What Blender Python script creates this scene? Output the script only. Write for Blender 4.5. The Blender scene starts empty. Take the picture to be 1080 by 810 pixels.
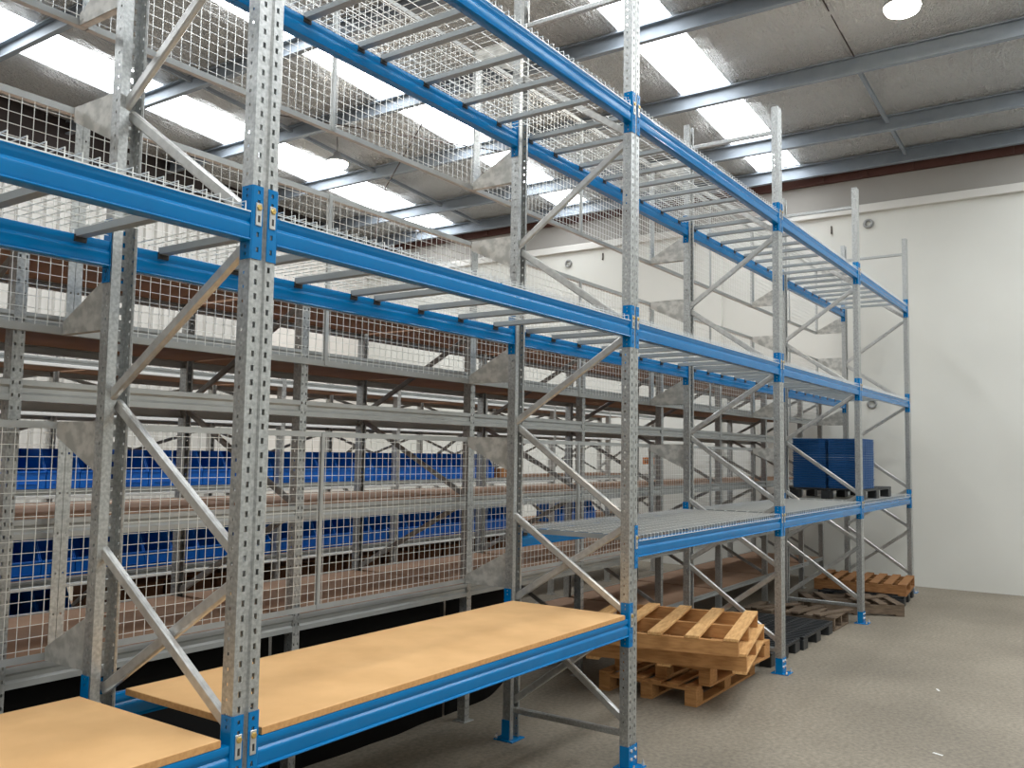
import bpy, math, random
from mathutils import Vector, Matrix
random.seed(7)
S = bpy.context.scene
COL = S.collection
PI = math.pi

# ------------------------------------------------------------------ render look
S.view_settings.view_transform = 'Standard'
S.view_settings.look = 'None'
S.view_settings.gamma = 1.0
S.view_settings.use_curve_mapping = False
S.view_settings.exposure = 0.0

# ------------------------------------------------------------------ materials
def srgb(r, g, b):
    f = lambda c: (c/255/12.92) if c/255 <= .04045 else ((c/255+.055)/1.055)**2.4
    return (f(r), f(g), f(b), 1)

def mat(name, color, rough=.5, metal=0.0, noise=None, bump=None, spec=.5, stretch=(1, 1, 1), coat=0):
    """noise = (scale, other colour, low, high); bump = (scale, strength, distance)"""
    m = bpy.data.materials.new(name); m.use_nodes = True
    nt = m.node_tree; N = nt.nodes; b = N['Principled BSDF']
    b.inputs['Base Color'].default_value = color
    b.inputs['Roughness'].default_value = rough
    b.inputs['Metallic'].default_value = metal
    b.inputs['Specular IOR Level'].default_value = spec
    if coat: b.inputs['Coat Weight'].default_value = coat
    tc = N.new('ShaderNodeTexCoord'); mp = N.new('ShaderNodeMapping')
    mp.inputs['Scale'].default_value = stretch
    nt.links.new(tc.outputs['Object'], mp.inputs['Vector'])
    if noise:
        t = N.new('ShaderNodeTexNoise'); t.inputs['Scale'].default_value = noise[0]; t.inputs['Detail'].default_value = 5
        r = N.new('ShaderNodeMapRange'); r.inputs[1].default_value = noise[2]; r.inputs[2].default_value = noise[3]
        x = N.new('ShaderNodeMix'); x.data_type = 'RGBA'
        x.inputs[6].default_value = color; x.inputs[7].default_value = noise[1]
        nt.links.new(mp.outputs[0], t.inputs['Vector']); nt.links.new(t.outputs['Fac'], r.inputs[0])
        nt.links.new(r.outputs[0], x.inputs[0]); nt.links.new(x.outputs[2], b.inputs['Base Color'])
    if bump:
        t2 = N.new('ShaderNodeTexNoise'); t2.inputs['Scale'].default_value = bump[0]; t2.inputs['Detail'].default_value = 4
        bm = N.new('ShaderNodeBump'); bm.inputs['Strength'].default_value = bump[1]; bm.inputs['Distance'].default_value = bump[2]
        nt.links.new(mp.outputs[0], t2.inputs['Vector']); nt.links.new(t2.outputs['Fac'], bm.inputs['Height'])
        nt.links.new(bm.outputs[0], b.inputs['Normal'])
    return m

def emit(name, color, strength):
    m = bpy.data.materials.new(name); m.use_nodes = True
    b = m.node_tree.nodes['Principled BSDF']
    b.inputs['Base Color'].default_value = (.8, .8, .8, 1)
    b.inputs['Emission Color'].default_value = color
    b.inputs['Emission Strength'].default_value = strength
    return m

SKY_STRENGTH = 11.5
M = {
 'galv': mat('galvanised_steel', (.37, .38, .375, 1), .37, .72, (75, (.52, .53, .52, 1), .38, .64)),
 'galv_beam': mat('rolled_zinc_beam', (.40, .41, .40, 1), .42, .5, (9, (.46, .47, .46, 1), .3, .7)),
 'galv_dull': mat('dull_galvanised_steel', (.27, .275, .27, 1), .5, .4, (25, (.35, .355, .345, 1), .35, .65)),
 'galv_bright': mat('bright_galvanised_steel', (.5, .5, .485, 1), .33, .6, (30, (.6, .6, .58, 1), .35, .65)),
 'plate': mat('spangled_zinc_plate', (.42, .42, .39, 1), .45, .2, (16, (.60, .59, .55, 1), .42, .58)),
 'wire': mat('zinc_wire', (.80, .81, .78, 1), .3, .4),
 'grey_bar': mat('grey_galvanised_channel', (.33, .36, .37, 1), .5, .35),
 'blue': mat('blue_powder_coat', srgb(0, 113, 174), .16, 0, (6, srgb(0, 107, 166), .3, .7), spec=.28),
 'bin_blue': mat('blue_bin_plastic', srgb(0, 102, 200), .35, 0),
 'crate_blue': mat('blue_crate_plastic', srgb(8, 76, 132), .45, 0),
 'mdf': mat('raw_particle_board', srgb(226, 182, 128), .6, 0, (3.5, srgb(208, 164, 112), .35, .75), spec=.3),
 'mdf_edge': mat('board_edge', srgb(206, 160, 106), .7, 0, (60, srgb(186, 138, 88), .3, .7), spec=.2),
 'board': mat('brown_shelf_board', srgb(178, 146, 122), .7, 0, (5, srgb(164, 132, 108), .3, .7), spec=.2),
 'pine': mat('pale_pine', srgb(222, 178, 122), .65, 0, (9, srgb(192, 142, 88), .35, .7), spec=.25, stretch=(1, 7, 7)),
 'pine_dark': mat('darker_pine', srgb(186, 138, 88), .7, 0, (9, srgb(160, 114, 70), .35, .7), spec=.2, stretch=(7, 1, 7)),
 'pine_brown': mat('brown_pine', srgb(160, 116, 76), .75, 0, (9, srgb(128, 88, 54), .3, .7), spec=.2, stretch=(7, 1, 7)),
 'old_wood': mat('weathered_timber', srgb(122, 106, 90), .8, 0, (9, srgb(84, 72, 60), .3, .7), spec=.2, stretch=(7, 1, 7)),
 'black': mat('black_plastic', (.018, .02, .022, 1), .42, 0),
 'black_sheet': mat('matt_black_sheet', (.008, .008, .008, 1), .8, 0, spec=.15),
 'shade_slot': mat('shade_and_slot_black', (.02, .02, .02, 1), .6, 0),  # black for the painted bar-end shadows and the clip slots
 'wall': mat('white_wall_paint', (.68, .675, .63, 1), .75, 0, (.9, (.64, .635, .59, 1), .3, .7), (3, .12, .02), spec=.3),
 'wall_far': mat('cream_wall_paint', (.66, .62, .57, 1), .75, 0, spec=.3),
 'dark_head': mat('dark_brown_wall_top', (.03, .022, .02, 1), .7, 0, spec=.3),
 'lip_white': mat('lit_lip_and_paper_white', (.85, .85, .83, 1), .4, 0),
 'wall_shade': mat('wall_shade_grey', (.36, .345, .32, 1), .85, 0, (1.2, (.32, .305, .285, 1), .3, .7), spec=.2),  # grey for painted shade under the roof, and the darkened front wall
 'ledge': mat('pale_ledge_paint', (.66, .645, .61, 1), .7, 0, spec=.3),
 'clad': mat('white_sheet_cladding', (.5, .485, .455, 1), .5, 0, spec=.4),
 'red_wood': mat('red_brown_primed_timber', (.09, .038, .03, 1), .7, 0, spec=.3),
 'purlin': mat('zinc_purlin', (.23, .265, .305, 1), .6, .2, (5, (.27, .305, .345, 1), .3, .7)),
 'rod': mat('dark_steel_rod', (.06, .04, .035, 1), .6, .3),
 'lamp_body': mat('lamp_housing', (.3, .3, .3, 1), .4, .5),
 'brass': mat('brass_bolt', (.55, .38, .12, 1), .35, .7),
 'zincbolt': mat('zinc_bolt', (.75, .75, .74, 1), .25, .7),
 'cardboard': mat('cardboard', srgb(168, 118, 74), .8, 0),
 'dark_carton': mat('dark_brown_carton', srgb(112, 78, 54), .8, 0),
 'orange': mat('orange_sign', srgb(214, 122, 30), .6, 0),
 'sky': emit('skylight_sheet', (.93, .97, 1.0, 1), SKY_STRENGTH),
 'lamp': emit('lamp_diffuser', (1.0, .9, .74, 1), 110.0),
}

def floor_material():
    m = mat('worn_concrete', (.235, .212, .182, 1), .62, 0, spec=.35)
    nt = m.node_tree; N = nt.nodes; b = N['Principled BSDF']
    tc = N.new('ShaderNodeTexCoord')
    def noise(scale, detail, stretch=(1, 1, 1)):
        mp = N.new('ShaderNodeMapping'); mp.inputs['Scale'].default_value = stretch
        t = N.new('ShaderNodeTexNoise'); t.inputs['Scale'].default_value = scale; t.inputs['Detail'].default_value = detail
        nt.links.new(tc.outputs['Object'], mp.inputs[0]); nt.links.new(mp.outputs[0], t.inputs['Vector']); return t
    def ramp(t, a, c0, b_, c1):
        r = N.new('ShaderNodeValToRGB'); e = r.color_ramp.elements
        e[0].position = a; e[0].color = (c0, c0, c0, 1); e[1].position = b_; e[1].color = (c1, c1, c1, 1)
        nt.links.new(t.outputs['Fac'], r.inputs[0]); return r
    big = ramp(noise(.8, 7), .32, .78, .68, 1.12)
    fine = ramp(noise(34, 8), .34, .78, .66, 1.14)
    speck = ramp(noise(150, 2), .28, .6, .42, 1.0)
    out = None
    col = N.new('ShaderNodeRGB'); col.outputs[0].default_value = (.262, .228, .178, 1); out = col.outputs[0]
    for r in (big, fine, speck):
        x = N.new('ShaderNodeMix'); x.data_type = 'RGBA'; x.blend_type = 'MULTIPLY'; x.inputs[0].default_value = 1
        nt.links.new(out, x.inputs[6]); nt.links.new(r.outputs[0], x.inputs[7]); out = x.outputs[2]
    nt.links.new(out, b.inputs['Base Color'])
    bp = N.new('ShaderNodeBump'); bp.inputs['Strength'].default_value = .25; bp.inputs['Distance'].default_value = .004
    nt.links.new(fine.outputs[0], bp.inputs['Height']); nt.links.new(bp.outputs[0], b.inputs['Normal'])
    return m
M['floor'] = floor_material()

def foil_material():
    """silver foil roof blanket: creased, soft grey sheen"""
    m = mat('foil_roof_blanket', (.86, .85, .83, 1), .36, .2, spec=.4)
    nt = m.node_tree; N = nt.nodes; b = N['Principled BSDF']
    tc = N.new('ShaderNodeTexCoord')
    hs = []
    for sc, st, w in ((5, (.6, 2.2, 1), 1.0), (15, (.8, 1.6, 1), .8)):
        mp = N.new('ShaderNodeMapping'); mp.inputs['Scale'].default_value = st
        t = N.new('ShaderNodeTexNoise'); t.inputs['Scale'].default_value = sc; t.inputs['Detail'].default_value = 6
        t.inputs['Distortion'].default_value = 1.6
        nt.links.new(tc.outputs['Object'], mp.inputs[0]); nt.links.new(mp.outputs[0], t.inputs['Vector'])
        mm = N.new('ShaderNodeMath'); mm.operation = 'MULTIPLY'; mm.inputs[1].default_value = w
        nt.links.new(t.outputs['Fac'], mm.inputs[0]); hs.append(mm)
    a = N.new('ShaderNodeMath'); a.operation = 'ADD'
    nt.links.new(hs[0].outputs[0], a.inputs[0]); nt.links.new(hs[1].outputs[0], a.inputs[1])
    bp = N.new('ShaderNodeBump'); bp.inputs['Strength'].default_value = 1.0; bp.inputs['Distance'].default_value = .26
    nt.links.new(a.outputs[0], bp.inputs['Height']); nt.links.new(bp.outputs[0], b.inputs['Normal'])
    return m
M['foil'] = foil_material()

# ------------------------------------------------------------------ mesh helpers
class MB:
    def __init__(s): s.v = []; s.f = []; s.k = {}
    def pt(s, p):
        k = (round(p[0], 5), round(p[1], 5), round(p[2], 5))
        if k not in s.k: s.k[k] = len(s.v); s.v.append(k)
        return s.k[k]
    def raw(s, vs, fs):
        o = len(s.v); s.v += [tuple(v) for v in vs]; s.f += [tuple(i+o for i in f) for f in fs]; return s
    def quad(s, a, b, c, d): s.f.append((s.pt(a), s.pt(b), s.pt(c), s.pt(d)))
    def box(s, x0, x1, y0, y1, z0, z1, bev=0.0):
        if bev <= 0:
            vs = [(x0,y0,z0),(x1,y0,z0),(x1,y1,z0),(x0,y1,z0),(x0,y0,z1),(x1,y0,z1),(x1,y1,z1),(x0,y1,z1)]
            return s.raw(vs, [(0,3,2,1),(4,5,6,7),(0,1,5,4),(1,2,6,5),(2,3,7,6),(3,0,4,7)])
        # chamfered box: 24 points
        b = bev; vs = []; idx = {}
        for ix, (xo, xi) in enumerate(((x0, x0+b), (x1, x1-b))):
            for iy, (yo, yi) in enumerate(((y0, y0+b), (y1, y1-b))):
                for iz, (zo, zi) in enumerate(((z0, z0+b), (z1, z1-b))):
                    for ax, p in (('x', (xo, yi, zi)), ('y', (xi, yo, zi)), ('z', (xi, yi, zo))):
                        idx[(ax, ix, iy, iz)] = len(vs); vs.append(p)
        fs = []
        for i in (0, 1):
            fx = [idx[('x', i, a, c)] for a, c in ((0,0),(1,0),(1,1),(0,1))]; fs.append(fx if i else fx[::-1])
            fy = [idx[('y', a, i, c)] for a, c in ((0,0),(1,0),(1,1),(0,1))]; fs.append(fy[::-1] if i else fy)
            fz = [idx[('z', a, c, i)] for a, c in ((0,0),(1,0),(1,1),(0,1))]; fs.append(fz if i else fz[::-1])
        for a in (0, 1):
            for c in (0, 1):
                q = [idx[('x', a, c, 0)], idx[('x', a, c, 1)], idx[('y', a, c, 1)], idx[('y', a, c, 0)]]; fs.append(q if a == c else q[::-1])
                q = [idx[('y', 0, a, c)], idx[('y', 1, a, c)], idx[('z', 1, a, c)], idx[('z', 0, a, c)]]; fs.append(q if a == c else q[::-1])
                q = [idx[('x', a, 0, c)], idx[('z', a, 0, c)], idx[('z', a, 1, c)], idx[('x', a, 1, c)]]; fs.append(q if a == c else q[::-1])
                for e in (0, 1):
                    t = [idx[('x', a, c, e)], idx[('y', a, c, e)], idx[('z', a, c, e)]]
                    fs.append(t if (a+c+e) % 2 else t[::-1])
        return s.raw(vs, fs)
    def bar(s, p, q, w, h, up=(0, 0, 1), bev=0.0):
        """box of width w, height h from p to q"""
        p = Vector(p); q = Vector(q); d = q-p; L = d.length; d.normalize(); up = Vector(up)
        sd = d.cross(up)
        if sd.length < 1e-6: sd = d.cross(Vector((1, 0, 0)))
        sd.normalize(); u = sd.cross(d); m = MB().box(0, L, -w/2, w/2, -h/2, h/2, bev)
        return s.raw([p + d*v[0] + sd*v[1] + u*v[2] for v in m.v], m.f)
    def tube(s, pts, r, n=4, cap=True):
        pts = [Vector(p) for p in pts]; rings = []
        for i, p in enumerate(pts):
            d = (pts[min(i+1, len(pts)-1)] - pts[max(i-1, 0)]).normalized()
            a = d.cross(Vector((0, 0, 1)))
            if a.length < 1e-3: a = d.cross(Vector((1, 0, 0)))
            a.normalize(); b = d.cross(a)
            rings.append([p + a*r*math.cos(2*PI*k/n+PI/4) + b*r*math.sin(2*PI*k/n+PI/4) for k in range(n)])
        o = len(s.v)
        for R in rings: s.v += [tuple(v) for v in R]
        for i in range(len(rings)-1):
            for k in range(n):
                s.f.append((o+i*n+k, o+i*n+(k+1) % n, o+(i+1)*n+(k+1) % n, o+(i+1)*n+k))
        if cap:
            s.f.append(tuple(o+k for k in range(n))[::-1]); s.f.append(tuple(o+(len(rings)-1)*n+k for k in range(n)))
        return s
    def extrude_x(s, prof, x0, x1):
        """closed (y,z) profile, swept along x"""
        n = len(prof); o = len(s.v)
        s.v += [(x0, y, z) for y, z in prof] + [(x1, y, z) for y, z in prof]
        for k in range(n): s.f.append((o+k, o+(k+1) % n, o+n+(k+1) % n, o+n+k))
        s.f.append(tuple(o+k for k in range(n))[::-1]); s.f.append(tuple(o+n+k for k in range(n)))
        return s
    def lathe(s, prof, n=20, c=(0, 0, 0)):
        o = len(s.v)
        for r, z in prof: s.v += [(c[0]+r*math.cos(2*PI*k/n), c[1]+r*math.sin(2*PI*k/n), c[2]+z) for k in range(n)]
        for i in range(len(prof)-1):
            for k in range(n): s.f.append((o+i*n+k, o+i*n+(k+1) % n, o+(i+1)*n+(k+1) % n, o+(i+1)*n+k))
        s.f.append(tuple(o+k for k in range(n))[::-1]); s.f.append(tuple(o+(len(prof)-1)*n+k for k in range(n)))
        return s
    def sheet(s, path, z0, z1, pitch=None, hole_h=.02, first=None, holes=None):
        """path: list of (x,y,kind); kind of a point says what the strip that ENDS there is: 0 plain, 1 punched with holes"""
        hs = holes
        if hs is None:
            hs = []; z = first if first is not None else z0+pitch*.6
            while z + hole_h < z1: hs.append((z, z+hole_h)); z += pitch
        for (xa, ya, _), (xb, yb, k) in zip(path, path[1:]):
            if not k: s.quad((xa,ya,z0),(xb,yb,z0),(xb,yb,z1),(xa,ya,z1)); continue
            z = z0
            for a, b in hs:
                s.quad((xa,ya,z),(xb,yb,z),(xb,yb,a),(xa,ya,a)); z = b
            s.quad((xa,ya,z),(xb,yb,z),(xb,yb,z1),(xa,ya,z1))
        return s
    def mesh(s, name, m, smooth=False):
        me = bpy.data.meshes.new(name); me.from_pydata(s.v, [], s.f); me.validate(); me.update()
        for mm in (m if isinstance(m, (list, tuple)) else [m]): me.materials.append(M[mm])
        if smooth: me.polygons.foreach_set('use_smooth', [True]*len(me.polygons))
        return me
    def build(s, name, m, parent=None, smooth=False, loc=None): 
        return link(name, s.mesh(name, m, smooth), parent, loc)

def link(name, me, parent=None, loc=None, rotz=0):
    o = bpy.data.objects.new(name, me); COL.objects.link(o)
    if parent: o.parent = parent
    if loc: o.location = loc
    if rotz: o.rotation_euler = (0, 0, rotz)
    return o

def tag(o, label, cat, group=None):
    o['label'] = label; o['category'] = cat
    if group: o['group'] = group
    return o

def thing(name, label, cat, loc=(0, 0, 0), rotz=0, group=None):
    o = bpy.data.objects.new(name, None); COL.objects.link(o); o.empty_display_size = .1
    o.location = loc; o.rotation_euler = (0, 0, rotz)
    return tag(o, label, cat, group)

def struct(name, mb, m, smooth=False):
    o = mb.build(name, m, smooth=smooth); o['kind'] = 'structure'; return o

def thick(o, t, off=-1):
    md = o.modifiers.new('sheet_thickness', 'SOLIDIFY'); md.thickness = t; md.offset = off; return o

ORD = ['first', 'second', 'third', 'fourth', 'fifth', 'sixth', 'seventh', 'eighth', 'ninth', 'tenth', 'eleventh', 'twelfth']

# ------------------------------------------------------------------ the building
XW, YL, XB, YR = 11.36, 10.6, -7.5, -6.5
SL = math.tan(math.radians(4.3)); ZR = 6.1
roof = lambda x: ZR + (XW-x)*SL
struct('floor', MB().raw([(XB,YR,0),(XW,YR,0),(XW,YL,0),(XB,YL,0)], [(0,1,2,3)]), 'floor')
wb = MB()
wb.box(XW, XW+.2, YR, YL, 0, 5.36)
struct('wall_back', wb, 'wall')
struct('wall_back_upper', MB().box(XW+.02, XW+.2, YR, YL, 5.36, 6.2), 'wall_shade')  # darker grey paints in the shade under the roof
struct('trim_1', MB().box(XW-.06, XW+.03, YR, YL, 5.30, 5.42, .008), 'ledge')
tr = MB(); tr.box(XW-.05, XW+.05, YR, YL, 5.82, 5.95)
struct('trim_2', tr, 'red_wood')
tb = MB(); 
y = YR+.3
while y < YL:
    tb.box(XW-.08, XW-.045, y, y+.09, 5.83, 5.94); y += .62
struct('trim_3', tb, 'red_wood')
# shallow pier on the back wall
struct('trim_4', MB().box(XW-.05, XW+.02, 2.84, 3.28, 0, 5.30, .006), 'wall')
# left (far) wall: plain near the corner, ribbed white sheeting further left, head beam and dark brown top
struct('wall_left', MB().box(XB, XW, YL, YL+.2, 0, 7.6), 'wall_far')
rib = MB(); prof = []
x = XB
while x < 8.7:
    for dx, dy in ((0, 0), (.09, 0), (.11, .05), (.155, .05), (.175, 0)): prof.append((x+dx, YL-.02-dy))
    x += .2
for (xa, ya), (xb, yb) in zip(prof, prof[1:]): rib.quad((xa,ya,0),(xb,yb,0),(xb,yb,5.55),(xa,ya,5.55))
o = struct('trim_5', rib, 'clad')
struct('trim_6', MB().box(XB, XW, YL-.14, YL, 5.55, 5.75, .01), 'red_wood')
struct('trim_7', MB().box(XB, XW, YL-.06, YL, 5.75, 7.6), 'dark_head')  # dark brown band above the head beam
struct('wall_front', MB().box(XB-.2, XB, YR, YL, 0, 7.8), 'wall_shade')  # unseen wall, kept dark grey to cut bounced light
struct('wall_right', MB().box(XB, XW, YR-.2, YR, 0, 7.6), 'wall')

PX = [11.2, 10.05, 8.33, 6.6, 4.9, 3.2, 1.5, -.2, -1.9, -3.6, -5.3]
# roof blanket with translucent sheets let into it
SKY = [(-4.9, -4.0), (-2.62, -1.97), (1.55, 2.19), (5.2, 5.82), (8.15, 9.08)]
edges = [YR]
for a, b in SKY: edges += [a, b]
edges.append(YL)
cl = MB()
for i in range(0, len(edges), 2):
    a, b = edges[i], edges[i+1]
    nx = 150; ny = max(4, int((b-a)/.18))
    vs = []; fs = []
    for ix in range(nx+1):
        x = XB + (XW-XB)*ix/nx
        for iy in range(ny+1):
            y = a + (b-a)*iy/ny
            t_ = next(((x-q)/(p_-q) for p_, q in zip(PX, PX[1:]) if q <= x <= p_), 0)
            e = 0 if iy in (0, ny) else (random.random()-.5)*.026 - .045*math.sin(PI*t_)**2
            vs.append((x, y, roof(x)+e))
    for ix in range(nx):
        for iy in range(ny):
            p = ix*(ny+1)+iy; fs.append((p, p+1, p+ny+2, p+ny+1))
    cl.raw(vs, fs)
struct('ceiling', cl, 'foil', smooth=True)
for i, (a, b) in enumerate(SKY):
    w = MB(); n = int((b-a)/.045)
    ys = [a + (b-a)*k/n for k in range(n+1)]
    vs = []
    for k, y in enumerate(ys):
        dz = .012 if k % 4 == 1 else (.012 if k % 4 == 2 else 0)
        for x in (XB, 11.2): vs.append((x, y, roof(x)+.02+dz))
    w.raw(vs, [(2*k, 2*k+2, 2*k+3, 2*k+1) for k in range(n)])
    struct('window_%d' % (i+1), w, 'sky')
    f = MB()
    for y in (a, b): 
        f.raw([(XB,y,roof(XB)), (11.2,y,roof(11.2)), (11.2,y,roof(11.2)+.05), (XB,y,roof(XB)+.05)], [(0,1,2,3)])
    f.raw([(11.2,a,roof(11.2)+.05),(11.2,b,roof(11.2)+.05),(XW,b,roof(XW)),(XW,a,roof(XW))], [(0,1,2,3)])
    struct('window_%d_frame' % (i+1), f, 'galv_dull')

# purlins (C sections running front to back of the view) and the short bridging bars between them
pl = MB(); H, F, T = .2, .075, .006
prof = [(0, -H), (-F, -H), (-F, -H+.02), (-F+T, -H+.02), (-F+T, -H+T), (-T, -H+T), (-T, -T), (-F+T, -T), (-F+T, -.02), (-F, -.02), (-F, 0), (0, 0)]
n = len(prof)
pl.raw([(x, YR, z) for x, z in prof] + [(x, YL, z) for x, z in prof],
       [(k, n+k, n+(k+1) % n, (k+1) % n) for k in range(n)])
pme = pl.mesh('roof_purlin', 'purlin')
for i, x in enumerate(PX):
    o = link('roof_purlin', pme, loc=(x, 0, roof(x)-.012)); o['kind'] = 'structure'
br = MB()
for y in (.07, 7.5, -3.7):
    for a, b in zip(PX, PX[1:]):
        if y == .07 and b == 6.6:
            MB().bar((b, y, roof(b)-.03), (a-.075, y, roof(a)-.03), .012, .012).build('purlin_bridging', 'rod')['kind'] = 'structure'; continue
        if y == .07 and b < 6.6: continue
        m = MB().bar((b, y, roof(b)-.1), (a-.075, y, roof(a)-.1), .04, .05); m.build('purlin_bridging', 'purlin')['kind'] = 'structure'
# sag rods under the roof
tag(MB().tube([(5.6, 7.3, roof(5.6)-.22), (8.3, 5.0, roof(8.3)-.22)], .009, 6).build('brace_rod', 'rod'), 'thin dark steel rod stretched level across the roof between purlins', 'rod')
tag(MB().tube([(7.0, 5.25, roof(7.0)-.02), (7.35, 6.4, 5.55), (7.3, 6.55, 4.75)], .008, 6).build('hanging_cable', 'rod'), 'thin dark cable dropping from the roof behind the upper mesh panels', 'cable')

# small wall fittings
def ring(y, z, lab):
    m = MB(); R, r, N1, N2 = .052, .02, 20, 8
    vs = [(-(r*math.sin(2*PI*j/N2)), (R+r*math.cos(2*PI*j/N2))*math.cos(2*PI*i/N1), (R+r*math.cos(2*PI*j/N2))*math.sin(2*PI*i/N1)) for i in range(N1) for j in range(N2)]
    fs = [(i*N2+j, ((i+1) % N1)*N2+j, ((i+1) % N1)*N2+(j+1) % N2, i*N2+(j+1) % N2) for i in range(N1) for j in range(N2)]
    m.raw(vs, fs); o = m.build('wall_ring', 'galv_dull', smooth=True, loc=(XW-.016, y, z)); tag(o, lab, 'wall fitting')
ring(.628, 5.165 - .03, 'small dark ring high on the white wall below the ledge, right of the rack')
ring(.615, 2.516, 'small dark ring on the white wall just under the middle shelf of the end bay')
ring(5.69, 5.10, 'small ring high on the wall seen above the mesh, between two rack frames')
for y, z, lab in ((1.15, 5.12, 'short grey hook under the wall ledge, left of the last tall upright'), (5.0, 5.16, 'short dark hook below the ledge seen above the mesh near the ring'), (6.35, 5.14, 'short dark hook below the ledge beside the second rack frame')):
    m = MB(); m.box(-.02, 0, -.008, .008, -.07, .05, .003); m.box(-.04, -.02, -.006, .006, -.07, -.052, .002)
    tag(m.build('wall_hook', 'rod', loc=(XW, y, z)), lab, 'wall fitting')

# high bay lamps
def lamp(x, y, lab, first=[None]):
    z = roof(x)-(.44 if y < 0 else .5)
    t = thing('high_bay_lamp', lab, 'lamp', (x, y, z), 0, 'round high bay lamps under the roof')
    if not first[0]:
        h = MB().lathe([(.03, .17), (.05, .16), (.06, .10), (.13, .06), (.165, .03), (.17, 0), (.155, -.005)], 28).mesh('housing', 'lamp_body', True)
        d = MB().lathe([(.15, .012), (.164, -.008), (.145, -.05), (.09, -.08), (.04, -.092), (.01, -.095)], 28).mesh('diffuser', 'lamp', True)
        c = MB().tube([(0, 0, .16), (.004, 0, .26), (-.006, 0, .36), (.003, 0, .5)], .006, 6).mesh('hanging_chain', 'rod')
        first[0] = (h, d, c)
    for nm, me in zip(('housing', 'diffuser', 'hanging_chain'), first[0]): link(nm, me, t)
lamp(6.75, -.72, 'round glowing high bay lamp at the top right, near the front purlin')
lamp(6.99, 7.04, 'round glowing high bay lamp seen beyond the rack at upper left')
lamp(.4, 7.0, 'added round high bay lamp of the rear row, unseen outside the left edge')  # added unseen lamp, gives more warm light
lamp(.4, -.8, 'added round high bay lamp of the front row, unseen above the camera')  # also added out of view for warm light

# ------------------------------------------------------------------ the blue and galvanised pallet rack
L, PW, D, PD = 2.69, .10, .85, .055
Z3, Z2, Z1, Z1A, ZT, BH = 3.6825, 2.4155, 1.1553, .7258, 4.6956, .098
FX = [L*(i-1) for i in range(6)]                     # right edge of the uprights of frame i (0 lies left of the picture)

def rack_post_mesh(h, w, d, pitch, hw, hh, lip=.026, groove=True, name='post'):
    a = w/2
    c1, c2 = a*.63, a*.41
    web = [(-c1, 0, 0), (-c2, 0, 1)] + ([(-a*.24, 0, 0), (-a*.14, .008, 0), (a*.14, .008, 0), (a*.24, 0, 0)] if groove else []) + [(c2, 0, 0), (c1, 0, 1), (a, 0, 0)]
    s = MB()
    s.sheet([(-a+.008, d-.006, 0), (-a+.003, d, 0), (-a, d, 0)], .0, h, pitch)
    s.sheet([(-a, d, 0), (-a, d*.66, 0), (-a, d*.50, 1), (-a, 0, 0)], 0, h, pitch, hh*.55, pitch*.35)
    s.sheet([(-a, 0, 0)] + web, 0, h, pitch, hh)
    s.sheet([(a, 0, 0), (a, d*.50, 0), (a, d*.66, 1), (a, d, 0)], 0, h, pitch, hh*.55, pitch*.35)
    s.sheet([(a, d, 0), (a-.04, d-.004, 0)], 0, h, pitch)
    return s.mesh(name, 'galv')

PM = rack_post_mesh(ZT, PW, PD, .0468, .013, .019)
yf, yr = .085, .775
BR = [(('r', .23), ('f', .80)), (('f', .25), ('r', .80)), (('r', .85), ('f', 1.34)), (('f', .85), ('r', 1.36)),
      (('f', 1.36), ('r', 1.905)), (('r', 1.93), ('f', 2.43)), (('f', 2.49), ('r', 3.02)), (('r', 3.045), ('f', 3.59)),
      (('f', 3.63), ('r', 4.16))]
def brace_mesh(p, q, off):
    s = MB().bar((off, p[0], p[1]), (off, q[0], q[1]), .042, .026, (1, 0, 0), .006)
    return s.mesh('brace', 'galv_bright')
YY = {'f': .035, 'r': D-.035}
BMS = [brace_mesh((YY[a[0]], a[1]), (YY[b[0]], b[1]), (-.014 if i % 2 else .014)) for i, (a, b) in enumerate(BR)]
TIE = MB().bar((0, .035, 0), (0, D-.035, 0), .03, .036, (0, 0, 1), .006).mesh('horizontal_tie', 'galv')
fm = MB()
fm.box(-.07, .07, -.055, .085, 0, .008, .002)
for x0, x1, y0, y1 in ((-.054, .054, -.0045, -.0005), (-.0545, -.0505, -.0045, .05), (.0505, .0545, -.0045, .05)): fm.box(x0, x1, y0, y1, .008, .125)
FOOT = fm.mesh('base_plate', 'blue')
bm_ = MB()
bm_.lathe([(.0105, 0), (.0105, .006), (.008, .008)], 6)
BOLT = MB().raw([(v[0], -v[2], v[1]) for v in bm_.v], bm_.f).mesh('bolt', 'zincbolt')
ANCH = MB().lathe([(.009, 0), (.009, .012), (.005, .014), (.005, .03)], 6).mesh('anchor_bolt', 'zincbolt')

FLAB = ['galvanised rack upright frame standing beyond the left edge', 'tall galvanised rack upright frame nearest the camera, at far left of centre', 'tall galvanised rack upright frame second from the camera, at the end of the board shelf',
        'tall galvanised rack upright frame in the middle, beside the pallet stack', 'tall galvanised rack upright frame fourth from the camera, in front of the blue crate stack', 'tall galvanised rack upright frame at the far end, next to the white wall']
for i in range(0, 6):
    t = thing('rack_upright', FLAB[i], 'rack frame', (FX[i]-PW/2, 0, 0), 0, 'upright frames of the blue rack')
    for nm, y, rz in (('f', 0, 0), ('r', D, PI)):
        p = link('post', PM, t, (0, y, 0), rz); thick(p, .0028)
        f = link('base_plate', FOOT, t, (0, y, 0), rz); f['label'] = 'blue base plate'
        for bx in (-.024, .024):
            for bz in (.055, .1): link('bolt', BOLT, f, (bx, -.0045, bz))
        link('anchor_bolt', ANCH, f, (-.058, -.04, .008)); link('anchor_bolt', ANCH, f, (.058, -.04, .008))
    for b in BMS: link('brace', b, t)
    for z in (.18, 4.49): link('horizontal_tie', TIE, t, (0, 0, z))

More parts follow.
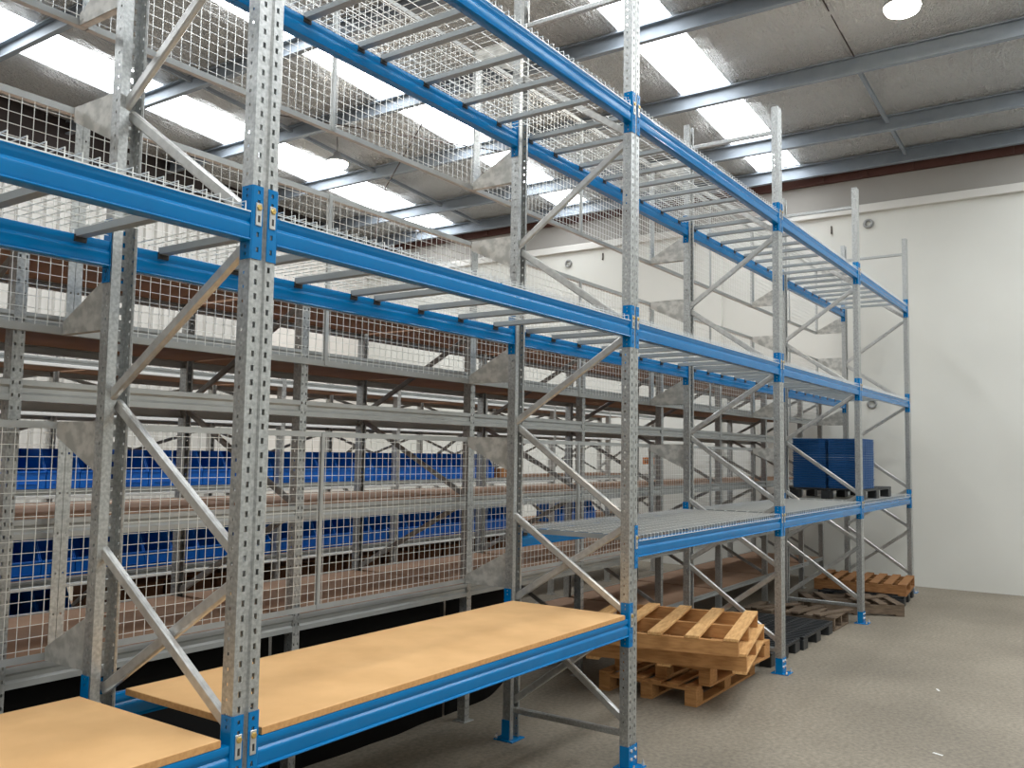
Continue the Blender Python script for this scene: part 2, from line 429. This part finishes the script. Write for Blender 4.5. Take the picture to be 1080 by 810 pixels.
# beams
LB = L-PW
def beam_mesh():
    half = [(.002, 0), (-.0025, .0008), (-.0042, .0035), (-.003, .0068), (.0035, .010), (.0015, .016), (.001, .046), (.0006, .0495), (.0014, .0525),
            (.0036, .0555), (.0088, .062), (.0075, .066), (.003, .074), (.002, .078), (.002, BH-.005), (.003, BH-.0015), (.0055, BH)]
    pr = half + [(.045-y, z) for y, z in half[::-1]]
    o = MB().extrude_x(pr[::-1], 0.004, LB-.004)
    me = o.mesh('beam_tube', 'blue')
    me.polygons.foreach_set('use_smooth', [abs(p.normal.x) < .5 for p in me.polygons]); me.set_sharp_from_angle(angle=math.radians(35)); return me
BEAM = beam_mesh()
def conn_mesh(sg):
    s = MB(); H0, H1 = -.058, .185
    hs = [(-.034, -.018), (.016, .032), (.066, .082), (.122, .138), (.158, .170)]
    s.sheet([(-.040*sg, -.004, 0), (-.027*sg, -.004, 0), (-.017*sg, -.004, 1), (-.002*sg, -.004, 0), (.003*sg, -.0005, 0)], H0, H1, holes=hs)
    s.sheet([(.003*sg, -.0005, 0), (.003*sg, .018, 0), (.003*sg, .026, 1), (.003*sg, .048, 0)], H0, H1, holes=[(-.046, -.036), (-.022, -.012), (.146, .156), (.168, .176)])
    return s.mesh('connector', 'blue')
CONN = {1: conn_mesh(1), -1: conn_mesh(-1)}
CLIP = MB().box(-.012, .012, -.010, -.0055, .052, .128, .0015).mesh('safety_clip', 'galv_bright')
CBOLT = {k: MB().raw([(v[0], -.0095-v[2]*.7, .112+v[1]) for v in bm_.v], bm_.f).mesh('clip_bolt', k) for k in ('brass',)}
SLOT = MB().box(-.004, .004, -.0108, -.0102, .064, .086).mesh('clip_slot', 'shade_slot')
BAYN = ['nearest bay cut by the left edge', 'second bay from the camera', 'third bay from the camera', 'fourth bay from the camera', 'end bay by the white wall']
def beam(i, z, rear, shelf):
    x0 = FX[i]
    lab = 'blue %s beam of the %s, %s' % ('rear' if rear else 'front', shelf, BAYN[i])
    if rear: t = thing('shelf_beam', lab, 'rack beam', (x0+LB, D, z), PI, 'blue beams of the rack')
    else: t = thing('shelf_beam', lab, 'rack beam', (x0, 0, z), 0, 'blue beams of the rack')
    link('beam_tube', BEAM, t)
    for sg, x in ((1, 0), (-1, LB)):
        c = link('connector', CONN[sg], t, (x, 0, 0)); thick(c, .003, 0)
        k = link('safety_clip', CLIP, t, (x-.0215*sg, 0, 0)); k['label'] = 'silver safety clip'
        link('clip_bolt', CBOLT['brass'], k); link('clip_slot', SLOT, k)
for i in range(5):
    for z, sh in ((Z3, 'top shelf'), (Z2, 'middle shelf'), (Z1A if i < 2 else Z1, 'lowest shelf')):
        for rear in (0, 1): beam(i, z, rear, sh)

# wire mesh decks: two per bay and level
DW = LB/2-.012
def deck_mesh(nbars):
    s = MB(); zt = BH; zm = BH+.026; r = .0021
    n = int(DW/.0495); x0 = (DW-n*.0495)/2
    for k in range(n+1):
        x = x0+k*.0495
        s.tube([(x, -.001, zt-.004), (x, -.001, zm), (x, .05, zm), (x, D-.002, zm), (x, D-.002, zt-.004)], r, 4)
    for k in range(9):
        y = .034+k*(D-.068)/8
        s.tube([(0.004, y, zm-.0042), (DW-.004, y, zm-.0042)], r, 4)
    for y in (-.004, D+.001): s.tube([(.004, y, zt-.004), (DW-.004, y, zt-.004)], r*1.2, 4)
    return s.mesh('wire_mesh', 'wire')
DECK = deck_mesh(4)
bp_ = [(-.02, 0), (.02, 0), (.02, .026), (.017, .026), (.017, .003), (-.017, .003), (-.017, .026), (-.02, .026)]
def bar_mesh():
    s = MB(); n = len(bp_); y0, y1, zb = .040, D-.040, BH-.010
    s.raw([(x, y0, zb+z) for x, z in bp_] + [(x, y1, zb+z) for x, z in bp_], [(k, n+k, n+(k+1) % n, (k+1) % n) for k in range(n)] + [tuple(range(n)), tuple(range(2*n-1, n-1, -1))])
    return s.mesh('support_channel', 'grey_bar')
BARM = bar_mesh()
END_SHADE = MB().box(-.024, .024, -.006, .006, BH-.028, BH-.002, .002).mesh('end_shade', 'shade_slot')  # black blocks paint in the shadow where bars meet the beams
OFF = {0: ((.14, .48, .83, 1.18), (1.38, 1.73, 2.1, 2.47)), 1: ((.12, .47, .82, 1.18), (1.345, 1.69, 2.04, 2.385))}
def deck(i, z, half, shelf):
    x0 = FX[i] + .008 + half*(LB/2)
    t = thing('mesh_deck', '%s wire mesh deck of the %s, %s' % (('near', 'far')[half], shelf, BAYN[i]), 'mesh deck', (x0, 0, z), 0, 'wire mesh decks of the blue rack')
    link('wire_mesh', DECK, t)
    for o in OFF.get(i, ((.05, .36, .70, 1.05), (1.33, 1.67, 2.05, 2.40)))[half]:
        xx = min(max(o - .008 - half*LB/2, .03), DW-.03); bb = link('support_channel', BARM, t, (xx, 0, 0))
        link('end_shade', END_SHADE, bb, (0, .046, 0)); link('end_shade', END_SHADE, bb, (0, D-.042, 0))
for i in range(5):
    for z, sh in ((Z3, 'top shelf'), (Z2, 'middle shelf')) + (((Z1, 'lowest shelf'),) if i > 1 else ()):
        for h in (0, 1): deck(i, z, h, sh)

# particle board tops of the two near bays
def board(x0, x1, y0, y1, z, lab):
    t = thing('shelf_deck', lab, 'shelf board', ((x0+x1)/2, (y0+y1)/2, z))
    w, d = (x1-x0)/2, (y1-y0)/2
    MB().box(-w, w, -d, d, .0, .025, .002).build('panel', 'mdf', t)
    e = MB(); e.box(-w-.0006, w+.0006, -d-.0006, -d+.001, .002, .0235); e.box(-w-.0006, -w+.001, -d, d, .002, .0235); e.box(w-.001, w+.0006, -d, d, .002, .0235)
    e.build('cut_edge', 'mdf_edge', t)
board(-2.60, -.137, .004, .80, Z1A+BH+.001, 'tan particle board shelf top cut off by the bottom left corner')
board(.022, 2.552, .004, .765, Z1A+BH+.001, 'long tan particle board shelf top on blue beams at bottom centre')

# mesh safety panels standing off behind the rack, and the zinc plate brackets that hold them
YP = 1.19
ROWS = [(.907, 1.838, 'lower'), (2.188, 3.125, 'middle'), (3.475, 4.42, 'upper')]
def panel_meshes(w, h):
    wires = MB(); r = .0017
    n = int(round((w-.05)/.0478)); 
    for k in range(1, n): wires.tube([(w*k/n, .004, .012), (w*k/n, .004, h-.012)], r, 4)
    m_ = int(round(h/.0465))
    for k in range(1, m_): wires.tube([(.012, .0085, h*k/m_), (w-.012, .0085, h*k/m_)], r, 4)
    rail = MB().extrude_x([(0, 0), (0, .028), (.003, .028), (.003, .003), (.03, .003), (.03, 0)], 0, w)
    railt = MB().extrude_x([(0, 0), (0, -.028), (.03, -.028), (.03, -.025), (.003, -.003), (.003, 0)][::-1], 0, w)
    st = MB().box(-.0115, .0115, -.006, .012, .004, h-.004, .002)
    side = MB()
    side.sheet([(0, .03, 0), (0, -.004, 0), (.010, -.004, 0), (.018, -.004, 1), (.029, -.004, 0)], .0, h, holes=[(h*.18+k*h*.17, h*.18+k*h*.17+.009) for k in range(5)])
    return [wires.mesh('wire_mesh', 'wire'), rail.mesh('rail', 'galv_beam'), railt.mesh('rail', 'galv_beam'), st.mesh('stiffener', 'galv_beam'), side.mesh('side_rail', 'galv')]
PMS = {}
for ri, (za, zb, rn) in enumerate(ROWS):
    for i in range(5):
        x0 = FX[i]-.022; w = L-.002
        if ri == 0 and i == 4: continue
        if ri == 0 and i == 3: w = 2.69+.0
        if i == 4: w = 2.97 - .28 + .26
        if i == 4: w = L-.03
        key = (ri, round(w, 3))
        if key not in PMS: PMS[key] = panel_meshes(w, zb-za)
        wm, rl, rt, st, sd = PMS[key]
        t = thing('mesh_fence', '%s wire mesh safety panel behind the rack, %s' % (rn, BAYN[i]), 'mesh panel', (x0, YP, za), 0, 'wire mesh panels behind the blue rack')
        link('wire_mesh', wm, t); link('rail', rl, t); link('rail', rt, t, (0, 0, zb-za)); link('stiffener', st, t, (w*.517, 0, 0))
        thick(link('side_rail', sd, t), .003)
        o = link('side_rail', sd, t, (w, 0, 0)); o.scale = (-1, 1, 1); thick(o, .003)
def bracket_mesh(top):
    """zinc plate in the frame's plane: full height at the upright, tapering to the panel"""
    s = MB(); y0, y1 = D+.004, YP-.002
    if top: poly = [(y0, 0), (y1, 0), (y1, -.06), (y0, -.215)]
    else: poly = [(y0, 0), (y1, 0), (y1, .05), (y0+.02, .215), (y0, .215)]
    n = len(poly); x0, x1 = -.003, .003
    s.raw([(x0, y, z) for y, z in poly] + [(x1, y, z) for y, z in poly], [tuple(range(n))[::-1], tuple(range(n, 2*n))] + [(k, (k+1) % n, n+(k+1) % n, n+k) for k in range(n)])
    sg = -1 if top else 1
    s.box(-.003, .030, y0, y1, min(0, sg*.003), max(0, sg*.003))
    s.box(-.003, .022, y0, y0+.003, min(0, sg*.2), max(0, sg*.2))
    s.tube([(-.004, y1-.02, sg*.018), (.008, y1-.02, sg*.018)], .007, 6)
    return s.mesh('fence_bracket', 'plate')
BK = {0: bracket_mesh(False), 1: bracket_mesh(True)}
for i in range(1, 6):
    for za, zb, rn in ROWS:
        if rn == 'lower' and i == 5: continue
        for tp, z in ((0, za), (1, zb)):
            o = link('fence_bracket', BK[tp], None, (FX[i]-.06, 0, z))
            tag(o, 'zinc plate at the %s edge of the %s mesh fence, %s rack frame' % (('bottom', 'top')[tp], rn, ORD[i-1]), 'bracket', 'plate brackets behind the rack')

# ------------------------------------------------------------------ grey shelving row right behind the mesh
def shelf_beam_mesh(w, h, name='beam', m='galv'):
    pr = [(.0, 0), (-.012, .002), (-.012, h*.30), (-.003, h*.42), (-.003, h*.62), (-.012, h*.74), (-.012, h-.002), (-.009, h), (.004, h), (.006, h-.019), (.034, h-.019), (.034, h-.023), (.006, h-.025), (.006, .006), (.03, .004), (.03, 0)]
    return MB().extrude_x(pr[::-1], 0, w).mesh(name, m)
SPW, SPD = .047, .06
def small_post(h, m):
    s = MB(); a = SPW/2
    s.sheet([(-a, SPD, 0), (-a, .036, 0), (-a, .028, 1), (-a, 0, 0)], 0, h, .025 if h < 0 else .05, .008)
    s.sheet([(-a, 0, 0), (-a+.007, 0, 0), (-a+.014, 0, 1), (a-.014, 0, 0), (a-.007, 0, 1), (a, 0, 0)], 0, h, .05, .014)
    s.sheet([(a, 0, 0), (a, .028, 0), (a, .036, 1), (a, SPD, 0)], 0, h, .05, .008)
    s.sheet([(-a+.01, SPD, 0), (-a, SPD, 0)], 0, h, .05); s.sheet([(a, SPD, 0), (a-.01, SPD, 0)], 0, h, .05)
    return s.mesh('post', m)
SFOOT = MB().box(-.05, .05, -.02, .08, 0, .006, .001).mesh('foot_plate', 'galv')

def shelving(prefix, xs, y0, y1, levels, top, m_post, m_beam, zig, colour, place, strip=False, back_x=False, first_up=1):
    """levels: (top of beam, beam height, name, first bay, board?)"""
    pm = small_post(top, m_post); dep = y1-y0
    zb = []
    for k in range(zig[2]):
        za = zig[0]+k*zig[1]; a, b = (.04, dep-.04) if k % 2 == zig[3] else (dep-.04, .04)
        zb.append(MB().bar((0, a, za), (0, b, za+zig[1]*.94), .034, .018, (1, 0, 0), .004).mesh('brace', 'galv_dull'))
    for i, x in enumerate(xs):
        t = thing(prefix+'_upright', ('galvanised upright of the %s, %s from the left' % (place, ORD[i-first_up])) if i >= first_up else 'galvanised upright of the %s, beyond the left edge' % place, 'shelving frame', (x, y0, 0), 0, 'frames of the '+place)
        for y, rz in ((0, 0), (dep, PI)):
            thick(link('post', pm, t, (0, y, 0), rz), .002); link('foot_plate', SFOOT, t, (0, y, 0), rz)
        for b in zb: link('brace', b, t)
    bms = {}; bds = {}
    for i in range(len(xs)-1):
        bay = '%s bay from left' % ORD[i-1] if i else 'bay beyond the left edge'
        w = round(xs[i+1]-xs[i]-SPW, 4)
        for zt, h, nm, first, bd in levels:
            if i < first: continue
            key = (w, h)
            if key not in bms:
                bms[key] = shelf_beam_mesh(w, h, 'beam', m_beam)
            for rear in (0, 1):
                loc = (xs[i]+SPW/2, y0+.013, zt-h) if not rear else (xs[i+1]-SPW/2, y1-.013, zt-h)
                o = link(prefix+'_beam', bms[key], None, loc, PI if rear else 0)
                tag(o, 'grey %s beam, %s shelf, %s, %s' % ('rear' if rear else 'front', nm, bay, place), 'shelf beam', 'beams of the '+place)
                if strip and not rear:
                    MB().box(0, w, -.022, -.0125, .0, h*.34, .002).build('lower_lip', 'lip_white', o)  # white strip paints in the light caught by the beam lip
            if bd:
                if w not in bds:
                    bds[w] = MB().box(0, w+SPW-.006, 0, dep-.044, 0, .016, .001).mesh('shelf_board', 'board')
                o = link(prefix+'_deck', bds[w], None, (xs[i]+.003, y0+.022, zt-.0185))
                # notch-free board: rests on the beams between the posts
                o.scale = ((w-.004)/(w+SPW-.006), 1, 1); o.location.x = xs[i]+SPW/2+.002
                tag(o, 'brown board, %s shelf, %s, %s' % (nm, bay, place), 'shelf board', 'boards of the '+place)
        if back_x:
            for za, zb2 in back_x:
                a = MB().bar((xs[i]+.02, y1+.012, za), (xs[i+1]-.02, y1+.012, zb2), .004, .028, (0, 0, 1))
                a.bar((xs[i]+.02, y1+.018, zb2), (xs[i+1]-.02, y1+.018, za), .004, .028, (0, 0, 1))
                tag(a.build('cross_brace', 'galv_dull'), 'thin X back brace at %s height, %s, %s' % ('middle' if za < 1.9 else 'top', bay, place), 'cross brace', 'back braces of the '+place)

BX = [-.2+1.478*k for k in range(-1, 8)] + [11.1]
shelving('near_shelving', BX, 1.25, 2.30,
         [(.885, .085, 'waist high', 0, 1), (1.45, .08, 'chest high', 0, 1), (2.00, .085, 'eye level', 0, 1), (2.27, .06, 'raised', 0, 1), (2.61, .06, 'top', 0, 1), (.33, .05, 'bottom', 4, 1)],
         2.60, 'galv', 'galv_beam', (.35, .55, 4, 0), 'grey', 'grey shelving behind the mesh')
CX = [.223+1.456*k for k in range(-1, 8)]
shelving('far_shelving', CX, 3.55, 4.55,
         [(.53, .05, 'bottom', 0, 1), (.862, .062, 'lower bin', 0, 1), (1.452, .062, 'upper bin', 0, 1), (2.00, .062, 'high', 0, 1), (2.33, .062, 'top', 0, 1)],
         2.52, 'galv_bright', 'galv_beam', (.3, .62, 3, 1), 'pale', 'shelving beyond the aisle', strip=True, first_up=2, back_x=[(1.50, 1.92), (2.02, 2.3)])

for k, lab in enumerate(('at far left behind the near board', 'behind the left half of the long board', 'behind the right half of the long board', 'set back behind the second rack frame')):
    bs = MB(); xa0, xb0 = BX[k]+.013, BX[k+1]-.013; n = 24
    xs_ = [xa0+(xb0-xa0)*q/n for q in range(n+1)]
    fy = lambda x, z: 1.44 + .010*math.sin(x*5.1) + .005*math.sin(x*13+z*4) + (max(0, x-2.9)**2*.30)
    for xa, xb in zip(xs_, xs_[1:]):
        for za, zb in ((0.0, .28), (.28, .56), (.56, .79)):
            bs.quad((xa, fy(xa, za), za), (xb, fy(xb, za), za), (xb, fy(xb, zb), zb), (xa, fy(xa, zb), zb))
    o = bs.build('black_infill', 'black_sheet', smooth=True); thick(o, .004, 0)  # black infill surface in the dark space under the shelf
    tag(o, 'black infill sheet under the lowest grey shelf, '+lab, 'sheet', 'black sheets under the grey shelving')
# ------------------------------------------------------------------ blue bins
def bin_mesh():
    W, DP, HT, LIP, t = .226, .36, .265, .115, .004
    prof = [(0, 0), (0, LIP), (.012, LIP), (.10, HT), (DP, HT), (DP, 0)]
    s = MB()
    for x0 in (0, W-t):
        n = len(prof)
        s.raw([(x0, y, z) for y, z in prof]+[(x0+t, y, z) for y, z in prof], [tuple(range(n)), tuple(range(2*n-1, n-1, -1))]+[(k, n+k, n+(k+1) % n, (k+1) % n) for k in range(n)])
    s.box(t, W-t, 0, t, 0, LIP); s.box(t, W-t, DP-t, DP, 0, HT); s.box(t, W-t, t, DP-t, 0, t)
    s.box(-.001, W+.001, -.006, .004, LIP-.012, LIP+.002, .002)       # rolled front rim
    s.box(.05, W-.05, -.007, 0, .03, .034)                             # lower edge of the label slot
    return s.mesh('storage_bin', 'bin_blue')
BIN = bin_mesh()
def bins(x0, x1, z, lab, grp):
    for c in CX:
        for k in range(6):
            x = c + .03 + k*.2335
            if x < x0 or x + .23 > x1: continue
            o = link('storage_bin', BIN, None, (x, 3.615, z)); tag(o, lab, 'storage bin', grp)
bins(.25, 6.32, 1.453, 'blue plastic open front bin in the upper row of bins behind the mesh', 'upper row of blue bins')
bins(.25, 6.8, .863, 'blue plastic open front bin in the lower row of bins behind the mesh', 'lower row of blue bins')
bins(.25, 1.55, .532, 'blue plastic open front bin in the short bottom row at lower left', 'bottom row of blue bins')
bins(7.7, 8.9, .863, 'dark blue bin in the small separate group behind the second rack frame', 'separate group of blue bins')
t = thing('cardboard_box', 'small brown cardboard box on the far shelf right of the blue bins', 'box', (6.62, 3.75, 1.453))
MB().box(-.12, .12, -.1, .1, 0, .1, .003).build('carton', 'cardboard', t); MB().box(-.122, .122, -.03, .03, .098, .102).build('tape', 'mdf', t)
for c in CX[2:6]:
    for k, (w_, d_, h_) in enumerate(((.42, .5, .20), (.40, .45, .17), (.45, .5, .21))):
        t = thing('carton', 'brown carton on the bottom shelf beyond the aisle, under the lower bins', 'box', (c+.27+k*.46, 3.95, .532), 0, 'cartons under the lower bins')
        MB().box(-w_/2, w_/2, -d_/2, d_/2, 0, h_, .003).build('box_body', 'dark_carton', t); MB().box(-w_/2-.001, w_/2+.001, -.03, .03, h_-.04, h_+.0012).build('tape', 'cardboard', t)
t = thing('warning_sign', 'small orange sign hanging on the far shelving near the centre', 'sign', (10.14, 3.53, 1.6))
MB().box(-.19, .19, -.004, .004, 0, .10, .001).build('sign_plate', 'orange', t)
lt = MB()
for k, (a, b) in enumerate(((-.15, -.09), (-.075, -.02), (-.005, .05), (.065, .15))): lt.box(a, b, -.0055, -.004, .055, .072)
for k, (a, b) in enumerate(((-.13, -.06), (-.04, .03), (.05, .12))): lt.box(a, b, -.0055, -.004, .026, .043)
lt.build('lettering_marks', 'rod', t)

# ------------------------------------------------------------------ pallets
def frame_thing(name, lab, cat, corner, ang, z, grp=None):
    return thing(name, lab, cat, (corner[0], corner[1], z), ang, grp)
def stringer_pallet(corner, ang, z, lx, ly, lab, m='pine', bottom=True, nb=5, bw=.095, m2='pine_dark', h=.098, skip=()):
    """local x: away along the deck boards; local y: along the three stringers; corner = near right bottom corner"""
    t = frame_thing('timber_pallet', lab, 'pallet', corner, ang, z, 'timber pallets')
    zb = .019 if bottom else 0
    for k, x in enumerate((0, lx/2-.019, lx-.038)):
        MB().box(x, x+.038, 0, ly, zb, zb+h, .002).build('stringer', m2, t)
    for k in range(nb):
        if k in skip: continue
        y = (ly-bw)*k/(nb-1)
        MB().box(-.004, lx+.004, y, y+bw, zb+h+.0005, zb+h+.0195, .002).build('deck_board', m, t)
    if bottom:
        for k in range(3):
            y = (ly-bw)*k/2; MB().box(-.002, lx+.002, y, y+bw, 0, .0185, .002).build('bottom_board', m, t)
    return t
def block_pallet(corner, ang, z, lx, ly, lab, m='pine_dark', m2='pine_dark', h=.14, nb=6):
    t = frame_thing('timber_pallet', lab, 'pallet', corner, ang, z, 'timber pallets')
    bl = h-.018*3
    for y in (0, ly/2-.045, ly-.09):
        MB().box(0, lx, y, y+.09, 0, .018, .002).build('bottom_board', m, t)
        for x in (0, lx/2-.06, lx-.12):
            MB().box(x, x+.12, y, y+.09, .0185, .018+bl, .003).build('block', m2, t)
    for x in (0, lx/2-.05, lx-.10):
        MB().box(x, x+.10, 0, ly, .0185+bl, .036+bl, .002).build('cross_board', m, t)
    for k in range(nb):
        y = (ly-.085)*k/(nb-1); MB().box(0, lx, y, y+.085, .0365+bl, .054+bl, .002).build('deck_board', m, t)
    return t
R_ = math.radians
block_pallet((3.975, .18), 0, 0, 1.19, .77, 'bottom pallet of the stack by the second rack frame, brown timber blocks on the floor')
block_pallet((4.03, .10), R_(-1.5), .141, 1.17, .76, 'third pallet down in the stack by the second frame, brown blocks')
stringer_pallet((3.945, -.19), R_(13), .283, 1.15, 1.12, 'second pallet from the top of the stack, tan timber with open right end', nb=6)
stringer_pallet((3.805, -.185), R_(13), .4225, 1.16, 1.12, 'topmost tan pallet of the stack by the second rack frame, widely spaced boards', bottom=False, nb=5)

def plastic_pallet(corner, ang, z, lx, ly, lab, h=.12):
    t = frame_thing('plastic_pallet', lab, 'pallet', corner, ang, z, 'black plastic pallets')
    g = MB(); n = int(lx/.07)
    for k in range(n+1):
        x = (lx-.03)*k/n; g.box(x, x+.03, 0, ly, h-.02, h, .003)
    m_ = int(ly/.16)
    for k in range(m_+1):
        y = (ly-.03)*k/m_; g.box(0, lx, y, y+.03, h-.028, h-.004, .003)
    g.build('grid_deck', 'black', t)
    for y in (0, ly/2-.05, ly-.1):
        for x in (0, lx/2-.07, lx-.14):
            MB().box(x, x+.14, y, y+.10, .0, h-.028, .006).build('foot', 'black', t)
    return t
plastic_pallet((6.28, .12), 0, 0, .98, .98, 'black plastic pallet on the floor right of the middle rack frame')
plastic_pallet((5.44, .14), 0, 0, .80, .95, 'black plastic pallet on the floor between the timber stack and its black neighbour')

stringer_pallet((8.72, -.27), R_(28), 0, .72, 1.0, 'weathered grey broken pallet on the floor by the fourth rack frame', m='old_wood', m2='old_wood', bottom=True, nb=6, skip=(3,))
stringer_pallet((7.36, .13), 0, 0, .56, .95, 'weathered grey pallet buried under loose planks, left of the fourth frame', m='old_wood', m2='old_wood', bottom=True, nb=5)
for k, (p, q, lab) in enumerate((((7.34, .30, .1475), (7.92, .12, .1475), 'nearest loose grey plank on the weathered pallet'), ((7.33, .52, .1475), (7.93, .42, .1475), 'second loose grey plank on the weathered pallet'), ((7.33, .95, .1475), (7.93, .66, .1475), 'rearmost loose grey plank on the weathered pallet'))):
    tag(MB().bar(p, q, .085, .018, (0, 0, 1), .002).build('loose_plank', 'old_wood'), lab, 'plank', 'loose planks')
tag(MB().bar((8.62, .28, .147), (9.15, .02, .147), .085, .018, (0, 0, 1), .002).build('loose_plank', 'old_wood'), 'loose grey plank on the broken pallet, right of the fourth frame', 'plank', 'loose planks')
plastic_pallet((9.40, -.14), R_(4), 0, .95, .98, 'dark pallet on the floor under the brown pallet at the rack end')
stringer_pallet((9.42, -.16), R_(5), .121, .98, 1.05, 'brown timber pallet by the foot of the end frame near the white wall', m='pine_brown', m2='pine_brown', bottom=True, nb=7)

# blue flat crates on a black pallet, on the lowest shelf of the end bay
ZC = Z1+BH+.026+.003
plastic_pallet((8.20, .03), 0, ZC, 1.42, .80, 'black plastic pallet carrying the blue flat crates on the end bay shelf')
def crate_mesh(w, d):
    s = MB(); h = .0262
    s.box(0, w, 0, d, 0, h-.009, .003)
    s.box(-.006, w+.006, -.006, d+.006, h-.009, h-.002, .002)
    for k in range(5):
        x = w*(k+.5)/5; s.box(x-.012, x+.012, -.005, d+.005, .001, h-.009)
    for k in range(3):
        y = d*(k+.5)/3; s.box(-.005, w+.005, y-.012, y+.012, .001, h-.009)
    return s.mesh('flat_crate', 'crate_blue')
CR = crate_mesh(.56, .36)
for st, (x, y, lab) in enumerate(((8.24, .44, 'flat blue plastic crate in the rear stack on the end bay shelf'), (8.25, .05, 'flat blue plastic crate in the front stack on the end bay shelf'))):
    for k in range(21):
        o = link('flat_crate', CR, None, (x+random.uniform(-.003, .003), y+random.uniform(-.003, .003), ZC+.1205+k*.0264))
        tag(o, lab, 'crate', 'flat blue crates, %s stack' % ('rear' if st == 0 else 'front'))

for x, y, r_, lab in ((5.55, -1.10, .4, 'small white paper scrap on the floor right of the pallet stack'), (3.95, -1.35, 1.2, 'small white paper scrap near the bottom edge of the floor'), (7.9, -2.0, .1, 'small white paper scrap on the floor far right, towards the white wall')):
    tag(MB().box(-.03, .03, -.008, .008, 0, .003, .001).build('paper_scrap', 'lip_white', loc=(x, y, .0005)), lab, 'paper scrap').rotation_euler = (0, 0, r_)
# ------------------------------------------------------------------ camera (solved from the photograph)
yaw, pit, rol, fpx = R_(34.6263), R_(4.4205), R_(.9125), 931.35
fw = Vector((math.cos(pit)*math.cos(yaw), math.cos(pit)*math.sin(yaw), math.sin(pit)))
r0 = Vector((math.sin(yaw), -math.cos(yaw), 0)); u0 = r0.cross(fw)
rt = r0*math.cos(rol) + u0*math.sin(rol); up = -r0*math.sin(rol) + u0*math.cos(rol)
cd = bpy.data.cameras.new('camera'); cam = bpy.data.objects.new('camera', cd); COL.objects.link(cam)
cd.sensor_fit = 'HORIZONTAL'; cd.sensor_width = 36; cd.lens = 36*fpx/1080; cd.clip_start = .05
m = Matrix((rt, up, -fw)).transposed().to_4x4(); m.translation = Vector((-1.934, -2.3035, 1.7451)); cam.matrix_world = m
S.camera = cam

# ------------------------------------------------------------------ light
w = bpy.data.worlds.new('world'); S.world = w; w.use_nodes = True
w.node_tree.nodes['Background'].inputs[0].default_value = (.6, .7, .8, 1)
w.node_tree.nodes['Background'].inputs[1].default_value = .3
